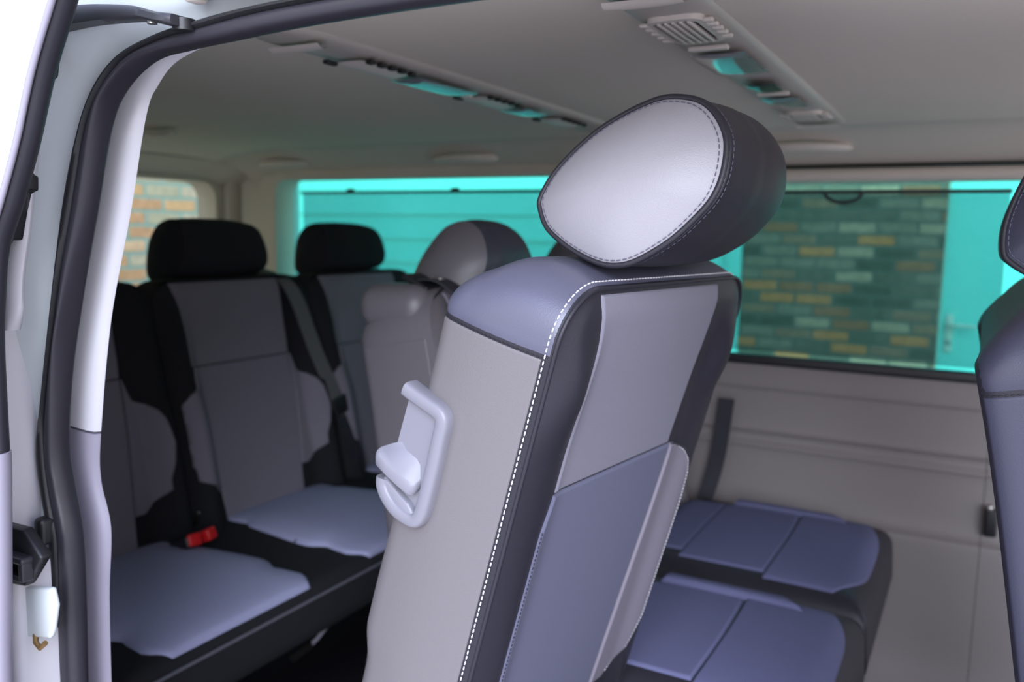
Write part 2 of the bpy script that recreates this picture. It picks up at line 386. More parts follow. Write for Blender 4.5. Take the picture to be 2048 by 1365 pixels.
def backrest(L, parent, W=.47, base='leather_dark', centre='fabric_grey', lower='fabric_pocket', wing='vinyl_mauve', side=None,
             wing_end=-.05, fine=True, wmin=-.28, wing_out=.440, wing_top=.305, near_wing=True, low_amp=.020, up_amp=.026, amp_w=.36, shoulder='leather_sheen'):
    wt, rc = .537, .058
    def uL(w):
        if w > wt-rc:
            x = w-(wt-rc); return rc-math.sqrt(max(0, rc*rc-x*x))
        if w < wmin+.03:
            x = (wmin+.03)-w; return .03-math.sqrt(max(0, .03**2-x*x))
        return 0.
    def bumpf(d):
        c0 = .10
        if d <= .038: return math.sin(PI/2*max(0, d)/.038)**.85
        if d >= .088: return c0
        return c0+(1-c0)*(.5+.5*math.cos(PI*(d-.038)/.050))
    def H(u, w):
        ul = uL(w); du = min(u-ul, W-ul-u); dt = wt-w
        amp = up_amp+low_amp*sstep((amp_w-w)/.16)
        bol = amp*bumpf(du)
        top = .007*sstep(dt/.03)*sstep(du/.03)
        k = sstep((dt-.02)/.12)
        return .08+lerp(top, bol, k)
    front = lambda u, w: L(u, H(u, w), w)
    NU, NW = (72, 110) if fine else (36, 44)
    def fgrid(a, b):
        ww = lerp(wmin, wt, b**.9 if False else b); ul = uL(ww)
        aa = .5-.5*math.cos(PI*a)*(.55)-.5*(1-2*a)*.45 if True else a
        return front(lerp(ul, W-ul, aa), ww)
    bm = grid(fgrid, NU, NW)
    # band round the outline, near side -> top -> far side -> bottom
    out = []
    NC = 10 if fine else 5
    for i in range(60 if fine else 24):
        out.append((0, lerp(wmin+.03, wt-rc, i/(60 if fine else 24)), -1, 0))
    for i in range(NC+1):
        a = PI-PI/2*i/NC; out.append((rc+rc*math.cos(a), wt-rc+rc*math.sin(a), math.cos(a), math.sin(a)))
    for i in range(1, 12): out.append((lerp(rc, W-rc, i/12), wt, 0, 1))
    for i in range(NC+1):
        a = PI/2-PI/2*i/NC; out.append((W-rc+rc*math.cos(a), wt-rc+rc*math.sin(a), math.cos(a), math.sin(a)))
    for i in range(1, 40 if fine else 20): out.append((W, lerp(wt-rc, wmin+.03, i/(40 if fine else 20)), 1, 0))
    for i in range(5):
        a = -PI/2*i/4; out.append((W-.03+.03*math.cos(a), wmin+.03+.03*math.sin(a), math.cos(a), math.sin(a)))
    for i in range(5):
        a = -PI/2-PI/2*i/4; out.append((.03+.03*math.cos(a), wmin+.03+.03*math.sin(a), math.cos(a), math.sin(a)))
    def band(o, q):
        u, w, nu, nw = o
        top = max(0, nw)**1.3
        vr = -.066-.015*sstep((.46-w)/.40)+.02*sstep((.075-w)/.05)*(.6)
        v = lerp(.08, vr, q)
        A = lerp(.016, .078, top); q0 = lerp(.86, .48, top); ex = 2.0
        x = max(0, (q-q0)/(1-q0))
        ins = A*(1-math.sqrt(max(0, 1-min(1, x)**ex)))
        bul = lerp(.007*math.sin(PI*q), .011*math.sin(PI*min(1, q/.75)), top)
        if top > 0: ins += 0
        d = bul-ins
        return L(u+nu*d, v, w+nw*d)
    qs = [0, .02, .05, .09, .14, .2, .3, .4, .5, .6, .7, .78, .84, .88, .91, .935, .955, .97, .982, .991, .997, 1] if fine else [0, .04, .12, .25, .4, .55, .7, .8, .88, .93, .965, .99, 1]
    bm2 = loft([[band(o, q) for o in out] for q in qs], caps=False)
    back = bm2.verts[:] if False else None
    bm2.verts.ensure_lookup_table()
    bm2.faces.new([bm2.verts[i] for i in range(len(bm2.verts)-len(out), len(bm2.verts))])
    me = bpy.data.meshes.new('tmp'); bm2.to_mesh(me); bm2.free(); bm.from_mesh(me); bpy.data.meshes.remove(me)
    b = link('backrest', bm, base, parent)
    hint = L.v
    # upper centre panel
    cl, crr = (.068, .362) if fine else (.056, .366)
    if centre:
        def fu(a, c):
            ww = lerp(wing_top, wt-.006, c)
            l = cl-.010*sstep((ww-.47)/.06); rgt = crr-.006*sstep((.40-ww)/.1)
            return front(lerp(l, rgt, a), ww)
        link('upper_panel', patch(fu, hint, .29, .23, .0022, 26, 30), centre, b)
    # lower panel and its wings
    tab = [(wing_end-.03, .362), (wing_end-.012, .385), (wing_end+.005, .415), (wing_end+.03, wing_out-.016), (wing_end+.06, wing_out-.006), (.20, wing_out), (.25, wing_out-.006),
           (.272, wing_out-.016), (.288, wing_out-.032), (.298, wing_out-.055), (wing_top, .362)]
    def uW(w):
        return .362-.030*sstep((wing_top-w)/.45)
    def uR(w): return interp(tab, w)
    def fl(a, c):
        ww = lerp(wmin+.005, wing_top, c); r_ = uW(ww); l_ = W-.038-r_ if near_wing else lerp(.066, .052, sstep((wing_top-ww)/.05)); return front(lerp(l_, r_, a), ww)
    link('lower_panel', patch(fl, hint, .29, .55, .0030, 26, 50), lower, b)
    for sgn in ((1, -1) if near_wing else (1,)):
        def fw(a, c):
            ww = lerp(wing_end-.03, wing_top, c); uu = lerp(uW(ww), max(uR(ww), uW(ww)+.0005), a)
            if sgn < 0: uu = max(.012, W-.038-uu) if True else uu
            return front(uu, ww)
        wg = link('side_wing', patch(fw, hint, .09, .34, .0050, 10, 50), wing, b)
        if fine:
            path = []
            for i in range(90):
                ww = lerp(wing_end-.03, wing_top-.001, i/89); uu = max(uR(ww), uW(ww)+.0005)
                if sgn < 0: uu = max(.012, W-.038-uu)
                path.append(front(uu, ww)+(L.v*.0022+L.u*sgn*.0022))
            link('piping', tube(path, .0022, 8, up=L.v), 'leather_dark', wg)
            p2 = []
            for i in range(90):
                ww = lerp(wing_end-.02, wing_top-.008, i/89); uu = max(uR(ww)-.006, uW(ww)+.0003)
                if sgn < 0: uu = max(.018, W-.038-uu)
                p2.append(front(uu, ww)+(L.v*.0048+L.u*sgn*.0035))
            link('stitching', stitch(p2, .0030, .0018, .0006, up=L.v), 'thread_white' if sgn > 0 else 'thread_black', wg)
    if fine and not near_wing:
        p2 = [front(.0525, lerp(-.26, .27, i/80))+L.v*.0030 for i in range(81)]
        link('stitching', stitch(p2, .0028, .0018, .0006, up=L.v), 'thread_black', b)
    if side:
        ws = .464
        def fs(a, c):
            q = lerp(.075, .985, a); ww = lerp(wmin+.01, ws, c)
            return band((0, ww, -1, 0), q)
        sp = link('side_panel', patch(fs, -L.u, .15, .72, .0010, 30, 60, gd=.0008, ew=.003), side, b)
    if fine and side:
        run = [o for o in out[:60+NC+1+11+NC+1+8] if o[1] >= ws+.001 or o[2] > -.99]
        def fc(a, c):
            x = c*(len(run)-1); i = min(len(run)-2, int(x)); f = x-i
            o = [lerp(p_, q_, f) for p_, q_ in zip(run[i], run[i+1])]
            return band(o, lerp(.018, .985, a))
        # height above the base follows the outward direction of the roll
        bmx = bmesh.new(); ccx = L(W/2, .0, .40)
        rows = [[None]*91 for _ in range(37)]
        for i in range(37):
            for j in range(91):
                a_, c_ = i/36, j/90; e = 1e-3
                p0 = fc(a_, c_); n_ = (fc(min(1, a_+e), c_)-fc(max(0, a_-e), c_)).cross(fc(a_, min(1, c_+e))-fc(a_, max(0, c_-e)))
                n_ = n_.normalized() if n_.length > 0 else L.w
                if n_.dot(p0-ccx) < 0: n_ = -n_
                d_ = min(min(a_, 1-a_)*.16, min(c_, 1-c_)*.55)
                rows[i][j] = bmx.verts.new(p0+n_*(.0012*sstep(d_/.004)-.0004))
        for i in range(36):
            for j in range(90): bmx.faces.new((rows[i][j], rows[i+1][j], rows[i+1][j+1], rows[i][j+1]))
        link('shoulder_cover', bmx, shoulder, b)
        # light topstitching just behind the front seam: near side, over the top, far side
        rim = [o for o in out if not (o[1] < -.2)]
        p = [band(o, .055)+(L.u*o[2]+L.w*o[3])*.0014 for o in rim]
        link('topstitching', stitch(p, .0040, .0020, .00075, up=L.v), 'thread_white', b)
        p = [band(o, 0.0)+L.v*.0006 for o in rim]
        link('piping', tube(p, .0022, 8, up=L.v), 'leather_dark', b)
        p = [band((0, ws+.0005, -1, 0), lerp(.06, .985, i/40)) for i in range(41)]
        link('seam', stitch([x-L.u*.0006 for x in p], .0036, .0014, .0008, up=L.u), 'thread_black', b)
    b_front = front
    return b, front, band

def cushion(parent, x0, x1, y0, y1, z0, z1, base, r=.035, crown=.012):
    cx, cy, cz = (x0+x1)/2, (y0+y1)/2, (z0+z1)/2
    sx, sy, sz = x1-x0, y1-y0, z1-z0
    def top(x, y):
        a = (x-cx)/(sx/2); b = (y-cy)/(sy/2)
        return crown*(1-min(1, abs(a))**3)*(1-min(1, abs(b))**3)
    # rounded slab with a fine top
    def fn(a, b):
        return None
    bm = bmesh.new()
    nx, ny = 30, 30
    def pt(x, y, side=1):
        # distance to the border -> quarter-round edge
        d = min(x-x0, x1-x, y-y0, y1-y); dd = max(0, r-d)
        z = z1-(r-math.sqrt(max(0, r*r-dd*dd))) if d < r else z1
        return Vector((x, y, z+top(x, y)))
    def rounded(x, y, rad):
        # pull corners in
        ix, iy = max(x0+rad, min(x1-rad, x)), max(y0+rad, min(y1-rad, y))
        return x, y
    def ax(n, lo, hi):
        k = r/(hi-lo); e = [k*(1-math.cos(PI/2*i/6)) for i in range(6)]
        return [lo+(hi-lo)*t for t in e+[k+(1-2*k)*i/n for i in range(n+1)]+[1-t for t in reversed(e)]]
    X, Y = ax(16, x0, x1), ax(16, y0, y1)
    vs = [[bm.verts.new(pt(x, y)) for y in Y] for x in X]
    for i in range(len(X)-1):
        for j in range(len(Y)-1): bm.faces.new((vs[i][j], vs[i+1][j], vs[i+1][j+1], vs[i][j+1]))
    ring = [vs[i][0] for i in range(len(X))]+[vs[-1][j] for j in range(1, len(Y))]+[vs[i][-1] for i in range(len(X)-2, -1, -1)]+[vs[0][j] for j in range(len(Y)-2, 0, -1)]
    prev = ring
    for zz, ins in ((z0+.03, -.004), (z0+.008, .002), (z0, .012)):
        cur = [bm.verts.new(Vector((v.co.x+(cx-v.co.x)*ins/(sx/2), v.co.y+(cy-v.co.y)*ins/(sy/2), zz))) for v in ring]
        for i in range(len(ring)):
            bm.faces.new((prev[i], prev[(i+1) % len(ring)], cur[(i+1) % len(ring)], cur[i]))
        prev = cur
    bm.faces.new(prev)
    o = link('seat_cushion', bm, base, parent)
    return o, pt

# ================================================================== THE VAN SHELL (setting)
# ceiling: flat headliner rolling down into the header above the left windows and the tailgate
prof = [(.03, 1.225), (.06, 1.262), (.12, 1.285), (.3, 1.294), (.8, 1.297), (1.3, 1.296), (1.46, 1.294)]
def ceil_fn(a, b):
    p = catmull([(0, y, z) for y, z in prof], 6); i = min(len(p)-1, int(round(b*(len(p)-1)))); q = p[i]
    x = lerp(-2.16, 1.3, a); return Vector((x, q.y, q.z-.03*max(0, (-1.9-x)/.26)**2))
bm = grid(ceil_fn, 40, 36); link('ceiling', bm, 'headliner', recalc=True).__setitem__('kind', 'structure')
hp = [(1.46, 1.294), (1.50, 1.291), (1.535, 1.28), (1.57, 1.263), (1.61, 1.243), (1.648, 1.227), (1.66, 1.222)]
def head_fn(a, b):
    p = catmull([(0, y, z) for y, z in hp], 5); i = min(len(p)-1, int(round(b*(len(p)-1)))); q = p[i]
    x = lerp(-2.16, 1.3, a); return Vector((x, q.y, q.z-.03*max(0, (-1.9-x)/.26)**2))
tag(link('trim_1', grid(head_fn, 30, 30), 'header'), kind='structure')
rp_ = [(-2.16, 1.264), (-2.20, 1.250), (-2.24, 1.232), (-2.27, 1.215), (-2.285, 1.205)]
def rear_head(a, b):
    p = catmull([(x, 0, z) for x, z in rp_], 5); i = min(len(p)-1, int(round(b*(len(p)-1)))); q = p[i]
    return Vector((q.x, lerp(.05, 1.68, a), q.z-.034*sstep((lerp(.05, 1.68, a)-1.46)/.2)))
tag(link('trim_2', grid(rear_head, 30, 20), 'header'), kind='structure')
tag(link('roof', rbox((-.5, .83, 1.40), (3.9, 1.80, .10), .04), 'paint_white'), kind='structure')
# floor
tag(link('floor', rbox((-.5, .83, -.03), (3.7, 1.72, .06), .01), 'carpet'), kind='structure')
# left wall: lower trim panel as a profile swept along the van
wp = [(1.69, .745), (1.655, .752), (1.635, .748), (1.625, .735), (1.607, .69), (1.602, .684), (1.606, .678), (1.607, .62), (1.605, .585), (1.600, .578), (1.606, .570),
      (1.607, .556), (1.600, .548), (1.595, .540), (1.602, .532), (1.603, .46), (1.600, .415), (1.590, .395), (1.572, .386), (1.566, .375), (1.567, .25), (1.560, .12), (1.545, .06), (1.53, .0)]
def wall_fn(x0, x1):
    p = catmull([(0, y, z) for y, z in wp], 4)
    return grid(lambda a, b: Vector((lerp(x0, x1, a), p[int(round(b*(len(p)-1)))].y, p[int(round(b*(len(p)-1)))].z)), 24, len(p)-1)
bm = wall_fn(-2.28, .0445)
tag(link('wall_left', bm, 'panel'), kind='structure')
bm = wall_fn(.0458, 1.2)
tag(link('wall_left_front', bm, 'panel'), kind='structure')
tag(link('trim_3', tube([(.045, 1.600, .40), (.045, 1.574, .375), (.045, 1.571, .25), (.045, 1.565, .10)], .0025, 8), 'plastic_dark'), kind='structure')
# outer skin and window frames on the left
def frame_bm(x0, x1, z0, z1, y0, y1, t, r=.045, n=8):
    """rounded-rect opening frame: inner edge at the opening, outer t larger"""
    def rr(a0, a1, b0, b1, rad):
        o = []
        for (cx, cz, s) in ((a1-rad, b1-rad, 0), (a0+rad, b1-rad, 90), (a0+rad, b0+rad, 180), (a1-rad, b0+rad, 270)):
            for i in range(n+1):
                a = math.radians(s+90*i/n); o.append((cx+rad*math.cos(a), cz+rad*math.sin(a)))
        return o
    i_, o_ = rr(x0, x1, z0, z1, r), rr(x0-t, x1+t, z0-t, z1+t, r+t*.3)
    V = lambda p, y: Vector((p[0], y, p[1]))
    bm = loft([[V(p, y1) for p in o_], [V(p, y0) for p in o_], [V(p, y0-.0) for p in i_], [V(p, y1) for p in i_]], caps=False)
    return bm
WIN = [(-2.06, -.98, .752, 1.212), (-.66, .105, .752, 1.186)]
tag(link('trim_4', frame_bm(*WIN[0], 1.615, 1.70, .06), 'header'), kind='structure')
tag(link('trim_5', frame_bm(*WIN[1], 1.640, 1.70, .022), 'header'), kind='structure')
for i, (x0, x1, z0, z1) in enumerate(WIN):
    tag(link('window_%d' % (i+1), rbox(((x0+x1)/2, 1.705, (z0+z1)/2), (x1-x0+.03, .006, z1-z0+.03), .001, 1), 'glass_teal', smooth=False), kind='structure')
# black lower glass surround of the middle window
tag(link('trim_6', rbox((-.28, 1.634, .751), (.74, .03, .024), .006), 'plastic_black'), kind='structure')
# pillars and header rails between windows (inner, then painted outer skin)
tag(link('trim_7', rbox((-.82, 1.655, .98), (.31, .05, .47), .02), 'header'), kind='structure')
tag(link('trim_8', rbox((.26, 1.655, .98), (.28, .05, .50), .02), 'header'), kind='structure')
tag(link('trim_9', rbox((-2.185, 1.655, .985), (.19, .05, .50), .02), 'header'), kind='structure')
bm = bmesh.new()
for c, s in (((-.62, 1.73, .08), (3.36, .05, 1.32)), ((-.62, 1.73, 1.29), (3.36, .05, .15)), ((-.82, 1.73, .98), (.29, .05, .5)), ((.33, 1.73, .98), (.42, .05, .5)), ((-2.19, 1.73, .98), (.22, .05, .5))):
    rbox(c, s, .01, bm=bm)
tag(link('wall_left_outer', bm, 'paint_white'), kind='structure')
# roof liner bar above the middle blind and its dark gap
tag(link('trim_10', tube([(-.66, 1.643, 1.2005), (.22, 1.643, 1.2005)], .0155, 16), 'header'), kind='structure')
tag(link('trim_11', rbox((-.22, 1.650, 1.222), (.88, .02, .006), .001), 'slot'), kind='structure')
tag(link('trim_16', rbox((-2.275, 1.64, .98), (.07, .11, .52), .02), 'header'), kind='structure')
# rear wall with the tailgate window
def rear_frame(y0, y1, z0, z1, x0, x1, t, r):
    bm = frame_bm(y0, y1, z0, z1, x0, x1, t, r)
    for v in bm.verts: v.co = Vector((-v.co.y, v.co.x, v.co.z))
    return bm
tag(link('trim_12', rear_frame(.16, 1.555, .70, 1.202, 2.27, 2.36, .05, .06), 'header'), kind='structure')
bm = bmesh.new()
for c, s in (((-2.33, .86, .33), (.06, 1.74, .74)), ((-2.33, .86, 1.29), (.06, 1.74, .16)), ((-2.33, .05, .96), (.06, .20, .6)), ((-2.33, 1.655, .96), (.06, .19, .6))):
    rbox(c, s, .01, bm=bm)
tag(link('wall_back', bm, 'trim_white'), kind='structure')
tag(link('window_3', rbox((-2.365, .86, .95), (.006, 1.42, .53), .001, 1), 'glass_rear', smooth=False), kind='structure')
# right rear quarter: inner wall with its own tinted side window, outer painted skin
bm = bmesh.new()
for c, s in (((-1.56, -.02, .33), (1.56, .06, .80)), ((-1.56, -.02, 1.28), (1.56, .06, .14)), ((-.94, -.02, .97), (.28, .05, .5)), ((-2.26, -.02, .97), (.18, .06, .5))):
    rbox(c, s, .01, bm=bm)
tag(link('wall_right', bm, 'trim_white'), kind='structure')
tag(link('window_4', rbox((-1.62, -.03, .97), (1.14, .006, .50), .001, 1), 'glass_dark', smooth=False), kind='structure')
# door opening header inside, and the cab beyond the front edge
tag(link('trim_13', rbox((.20, .03, 1.262), (1.9, .05, .07), .02), 'header'), kind='structure')

# ------------------------------------------------------------------ door opening at the near left
seal_o = [(-.81, .03), (-.81, .15), (-.805, .33), (-.80, .50), (-.795, .585), (-.786, .675), (-.783, .739), (-.791, .784), (-.796, .829), (-.784, .881), (-.766, .955), (-.738, 1.063), (-.713, 1.127), (-.69, 1.165), (-.659, 1.190), (-.62, 1.203), (-.566, 1.211), (-.459, 1.218), (-.2, 1.222), (.3, 1.224), (.46, 1.223), (.53, 1.216), (.57, 1.19), (.60, 1.13), (.66, .95), (.70, .75), (.71, .5), (.71, .03)]
seal_i = [(-.774, .03), (-.774, .15), (-.769, .33), (-.764, .50), (-.764, .583), (-.762, .673), (-.763, .746), (-.774, .796), (-.779, .837), (-.766, .929), (-.744, 1.0), (-.719, 1.063), (-.695, 1.141), (-.673, 1.171), (-.632, 1.192), (-.585, 1.196), (-.543, 1.198), (-.428, 1.203), (-.2, 1.205), (.3, 1.207), (.455, 1.206), (.515, 1.198), (.548, 1.175), (.575, 1.12), (.632, .945), (.668, .75), (.676, .5), (.676, .03)]
so = catmull([(x, 0, z) for x, z in seal_o], 8); si = catmull([(x, 0, z) for x, z in seal_i], 8)
rings = []
for a, b in zip(so, si):
    d = b-a; n_ = Vector((0, 1, 0)); wv = d.length/2; mid = (a+b)/2; t = d.normalized()
    ring = []
    for k in range(20):
        g = 2*PI*k/20; c_, s_ = math.cos(g), math.sin(g)
        ring.append(mid+t*wv*1.0*math.copysign(abs(c_)**.8, c_)+n_*(.004+.013*math.copysign(abs(s_)**.9, s_)))
    rings.append(ring)
t_seal = thing('door_seal', (-.78, .01, .5), 'black rubber weather seal around the sliding door opening', 'seal')
link('rubber_seal', loft(rings), 'rubber', t_seal)
# lip groove of the seal, a second narrower tube on its outer side
rings = []
for a, b in zip(so, si):
    d = (b-a).normalized(); p = a-d*(-.003)+Vector((0, -.006, 0))
    rings.append([p+d*.006*math.cos(2*PI*k/10)+Vector((0, 1, 0))*.007*math.sin(2*PI*k/10) for k in range(10)])
link('sealing_lip', loft(rings), 'plastic_black', t_seal)
link('seal_joint', rbox((-.785, -.012, .752), (.014, .02, .028), .005), 'plastic_black', t_seal)
# inner pillar trim: white above, grey below
tr_i = [(-.80, .03), (-.795, .3), (-.789, .50), (-.789, .562), (-.786, .66), (-.779, .735), (-.792, .786), (-.789, .835), (-.765, .956), (-.729, 1.064), (-.702, 1.154), (-.684, 1.181), (-.656, 1.201), (-.60, 1.215)]
ti = catmull([(x, .05, z) for x, z in tr_i], 8)
def trim_strip(z0, z1):
    pts = [p for p in catmull([(q.x, q.y, q.z) for q in ti], 4) if z0 <= p.z <= z1]
    rings = []
    for i, p in enumerate(pts):
        a = pts[max(0, i-1)]; b = pts[min(len(pts)-1, i+1)]; t = (b-a).normalized(); s = Vector((t.z, 0, -t.x))
        rings.append([p+s*.0+Vector((0, .004, 0)), p+Vector((0, -.002, 0))-s*.002, p-s*.010+Vector((0, -.006, 0)), p-s*.03+Vector((0, -.010, 0)), p-s*.06+Vector((0, -.010, 0)), p-s*.06+Vector((0, .03, 0)), p-s*.048+Vector((0, .03, 0))])
    return loft(rings)
tag(link('trim_14', trim_strip(.835, 1.3), 'trim_white'), kind='structure')
tag(link('trim_15', trim_strip(.03, .8365), 'trim_grey'), kind='structure')
# painted jamb outside the seal
offs = [(-.002, .004), (.004, -.003), (.018, -.010), (.030, -.022), (.040, -.030), (.060, -.036), (.10, -.042), (.20, -.05), (.34, -.055)]
rings = []
for i, p in enumerate(so):
    a = so[max(0, i-1)]; b = so[min(len(so)-1, i+1)]; t = (b-a).normalized(); s = Vector((-t.z, 0, t.x))
    top = sstep((p.x+.72)/.14)*(1-sstep((p.x-.46)/.1))
    lump = math.exp(-((p.z-1.19)/.035)**2)*(1-top)
    r_ = []
    for k, (d, y) in enumerate(offs):
        dd = d*(lerp(1, .55, top)); yy = lerp(y, y*.5+.012, top)-.012*lump*math.exp(-((d-.035)/.02)**2)
        q = p+s*dd; q.y = yy; r_.append(q)
    rings.append(r_)
bm = loft(rings, caps=False, closed=False)
o = link('wall_right_jamb', bm, 'paint_white'); tag(o, kind='structure')
md = o.modifiers.new('thickness', 'SOLIDIFY'); md.thickness = .003; md.offset = -1
tag(link('trim_17', rbox((-.05, .015, -.11), (1.5, .10, .27), .02), 'paint_white'), kind='structure')
# ------------------------------------------------------------------ things fixed to the jamb
def R3(x=0, y=0, z=0): return Euler((math.radians(x), math.radians(y), math.radians(z))).to_matrix()
tag(link('rubber_buffer', rbox((-.702, -.040, 1.188), (.012, .014, .030), .004, rot=R3(0, 14, 0)), 'plastic_black', loc=(-.702, -.04, 1.17)),
    'small black rubber buffer high on the white door pillar', 'buffer')
sp = [(-.762, -.048, .955), (-.757, -.048, 1.0), (-.745, -.047, 1.045), (-.735, -.046, 1.09), (-.722, -.045, 1.14), (-.712, -.044, 1.175)]
rings = []
pp = catmull(sp, 6)
for i, p in enumerate(pp):
    f = min(1, i/3, (len(pp)-1-i)/6); wd = .013*(.35+.65*sstep(f))
    rings.append([p+Vector((wd*math.cos(2*PI*k/12), .007*math.sin(2*PI*k/12), 0)) for k in range(12)])
tag(link('edge_protector', loft(rings), 'trim_white', loc=(-.76, -.048, .955)), 'pale grey plastic strip running up the white door pillar', 'trim strip')
t = thing('vent_slot', (-.795, -.05, .90), 'dark upright vent slot in the white pillar beside the open door', 'vent')
link('bezel', rbox((-.800, -.052, .945), (.030, .012, .095), .006, rot=R3(0, 6, 0)), 'plastic_dark', t)
link('insert', rbox((-.800, -.057, .945), (.018, .008, .078), .003, rot=R3(0, 6, 0)), 'slot', t)
# black door catch recess, five-sided
t = thing('door_catch', (-.80, -.04, .70), 'black five sided door catch socket on the lower white pillar', 'door catch')
pts = [(-.830, -.038, .766), (-.762, -.038, .768), (-.734, -.038, .746), (-.763, -.038, .712), (-.830, -.038, .705)]
link('housing', prism(pts, (0, -.012, 0), .003), 'plastic_black', t)
bm = rbox((-.775, -.054, .742), (.055, .014, .007), .003, bm=None); rbox((-.775, -.054, .724), (.045, .012, .006), .002, bm=bm); rbox((-.752, -.054, .732), (.007, .012, .020), .002, bm=bm)
link('latch_ribs', bm, 'plastic_dark', t)
bm = tube([(-.795, -.052, .715), (-.785, -.056, .718), (-.78, -.056, .714)], .004, 8)
link('screw', bm, 'plastic_dark', t)
t = thing('hinge_cover', (-.80, -.04, .63), 'white box shaped cover plate below the black door catch', 'cover')
pts = [(-.85, -.032, .690), (-.79, -.032, .702), (-.740, -.032, .712), (-.735, -.032, .695), (-.742, -.032, .668), (-.746, -.032, .660), (-.80, -.032, .650), (-.85, -.032, .638)]
link('plate', prism(pts, (0, -.007, 0), .003), 'paint_white', t)
link('rusty_clip', tube([(-.772, -.036, .660), (-.766, -.040, .652), (-.758, -.041, .649), (-.752, -.039, .655)], .0026, 8), 'brass', t)
# ------------------------------------------------------------------ the open sliding door at the far left
D = thing('sliding_door', (-.9, -.1, .0), 'open white sliding door slid back, its black sealed edge showing at the far left', 'door')
ed = [(-.585, -.085, 1.262), (-.613, -.085, 1.216), (-.643, -.085, 1.166), (-.668, -.085, 1.112), (-.694, -.085, 1.065), (-.716, -.085, 1.029), (-.726, -.085, .985), (-.731, -.085, .944), (-.732, -.085, .88), (-.733, -.085, .837), (-.741, -.085, .74), (-.750, -.085, .638), (-.76, -.085, .45)]
ec = catmull(ed, 6)
def section(p, i, pts):
    return [p+Vector((x, y, 0)) for x, y in pts]
up_ = [p for p in ec if p.z >= .845]; lo_ = [p for p in ec if p.z <= .86]
tubepts = [(.011*math.cos(a), .012*math.sin(a)) for a in [2*PI*k/16 for k in range(16)]]
rings = [[p+Vector((x*.80-y*.45, x*.35+y*.85, 0)) for x, y in tubepts] for p in up_]
link('window_seal', loft(rings), 'rubber', D)
rings = [[p+Vector((x*.80-y*.45+.002, x*.35+y*.85, 0)) for x, y in tubepts] for p in lo_]
link('edge_trim', loft(rings), 'trim_grey', D)
skin = [(.004, -.008), (.004, -.014), (-.03, -.022), (-.30, -.036), (-.80, -.040), (-1.0, -.040), (-1.0, -.010), (-.03, -.002), (-.008, .004)]
rings = [[p+Vector((x, y, 0)) for x, y in skin] for p in ec]
link('door_panel', loft(rings), 'paint_white', D)
bm = tube([p+Vector((.008, -.013, 0)) for p in up_], .0025, 8)
link('edge_bead', bm, 'trim_grey', D)
bm = prism([(-.745, -.121, 1.165), (-.80, -.122, 1.04), (-.835, -.123, .93), (-.85, -.123, .80), (-.87, -.124, .765), (-1.52, -.128, .765), (-1.54, -.128, .80), (-1.54, -.128, 1.14), (-1.52, -.128, 1.175), (-.765, -.122, 1.178)], (0, -.006, 0), .002)
link('door_window', bm, 'lens_dark', D)
# guide arm reaching into the roof rail
arm = [(-.735, -.040, 1.219), (-.70, -.038, 1.219), (-.66, -.034, 1.221), (-.625, -.030, 1.220), (-.600, -.026, 1.218), (-.580, -.022, 1.213), (-.566, -.020, 1.211)]
pa = catmull(arm, 5); rings = []
for i, p in enumerate(pa):
    f = i/(len(pa)-1); h = lerp(.0085, .004, sstep(f*1.2)); d = lerp(.008, .012, f)*(1 if f < .85 else 1-2*(f-.85))
    rings.append([p+Vector((0, y, z)) for y, z in ((-d, h*.6), (-d*.8, h), (d*.8, h), (d, h*.6), (d, -h*.6), (d*.8, -h), (-d*.8, -h), (-d, -h*.6))])
ga = link('guide_arm', loft(rings), 'plastic_dark', D)
bm = tube([(-.570, -.012, 1.205), (-.570, -.012, 1.214)], .009, 16); link('roller', bm, 'plastic_black', ga)
link('pivot_bolt', tube([(-.590, -.026, 1.2095), (-.590, -.026, 1.2125)], .004, 12), 'metal', ga)
# lock striker with its two bolted ends
lk = link('striker_plate', prism([(-.722, -.052, 1.118), (-.712, -.052, 1.118), (-.709, -.052, 1.104), (-.716, -.052, 1.100), (-.716, -.052, 1.092), (-.705, -.052, 1.091), (-.706, -.052, 1.078), (-.719, -.052, 1.078), (-.724, -.052, 1.062), (-.732, -.052, 1.036), (-.752, -.052, 1.036), (-.752, -.052, 1.075), (-.735, -.052, 1.098)], (0, -.014, 0), .002), 'plastic_black', D)
for c in ((-.716, -.068, 1.110), (-.738, -.068, 1.040)):
    bo = link('bolt', tube([(c[0], c[1]+.006, c[2]), (c[0], c[1]-.002, c[2])], .0085, 18, up=(1, 0, 0)), 'plastic_dark', lk)
link('hook', tube([(-.748, -.064, 1.056), (-.735, -.072, 1.057), (-.722, -.074, 1.058), (-.715, -.072, 1.060)], lambda t: .0055*(1-.4*t), 12), 'plastic_black', lk)
# rail above the door
t = thing('door_rail', (-.2, -.02, 1.22), 'black guide rail along the roof edge above the door opening', 'rail')
link('channel', rbox((.02, -.020, 1.236), (1.16, .026, .016), .004), 'plastic_black', t)
link('end_cap', rbox((-.556, -.012, 1.230), (.012, .016, .010), .003), 'console_light', t)

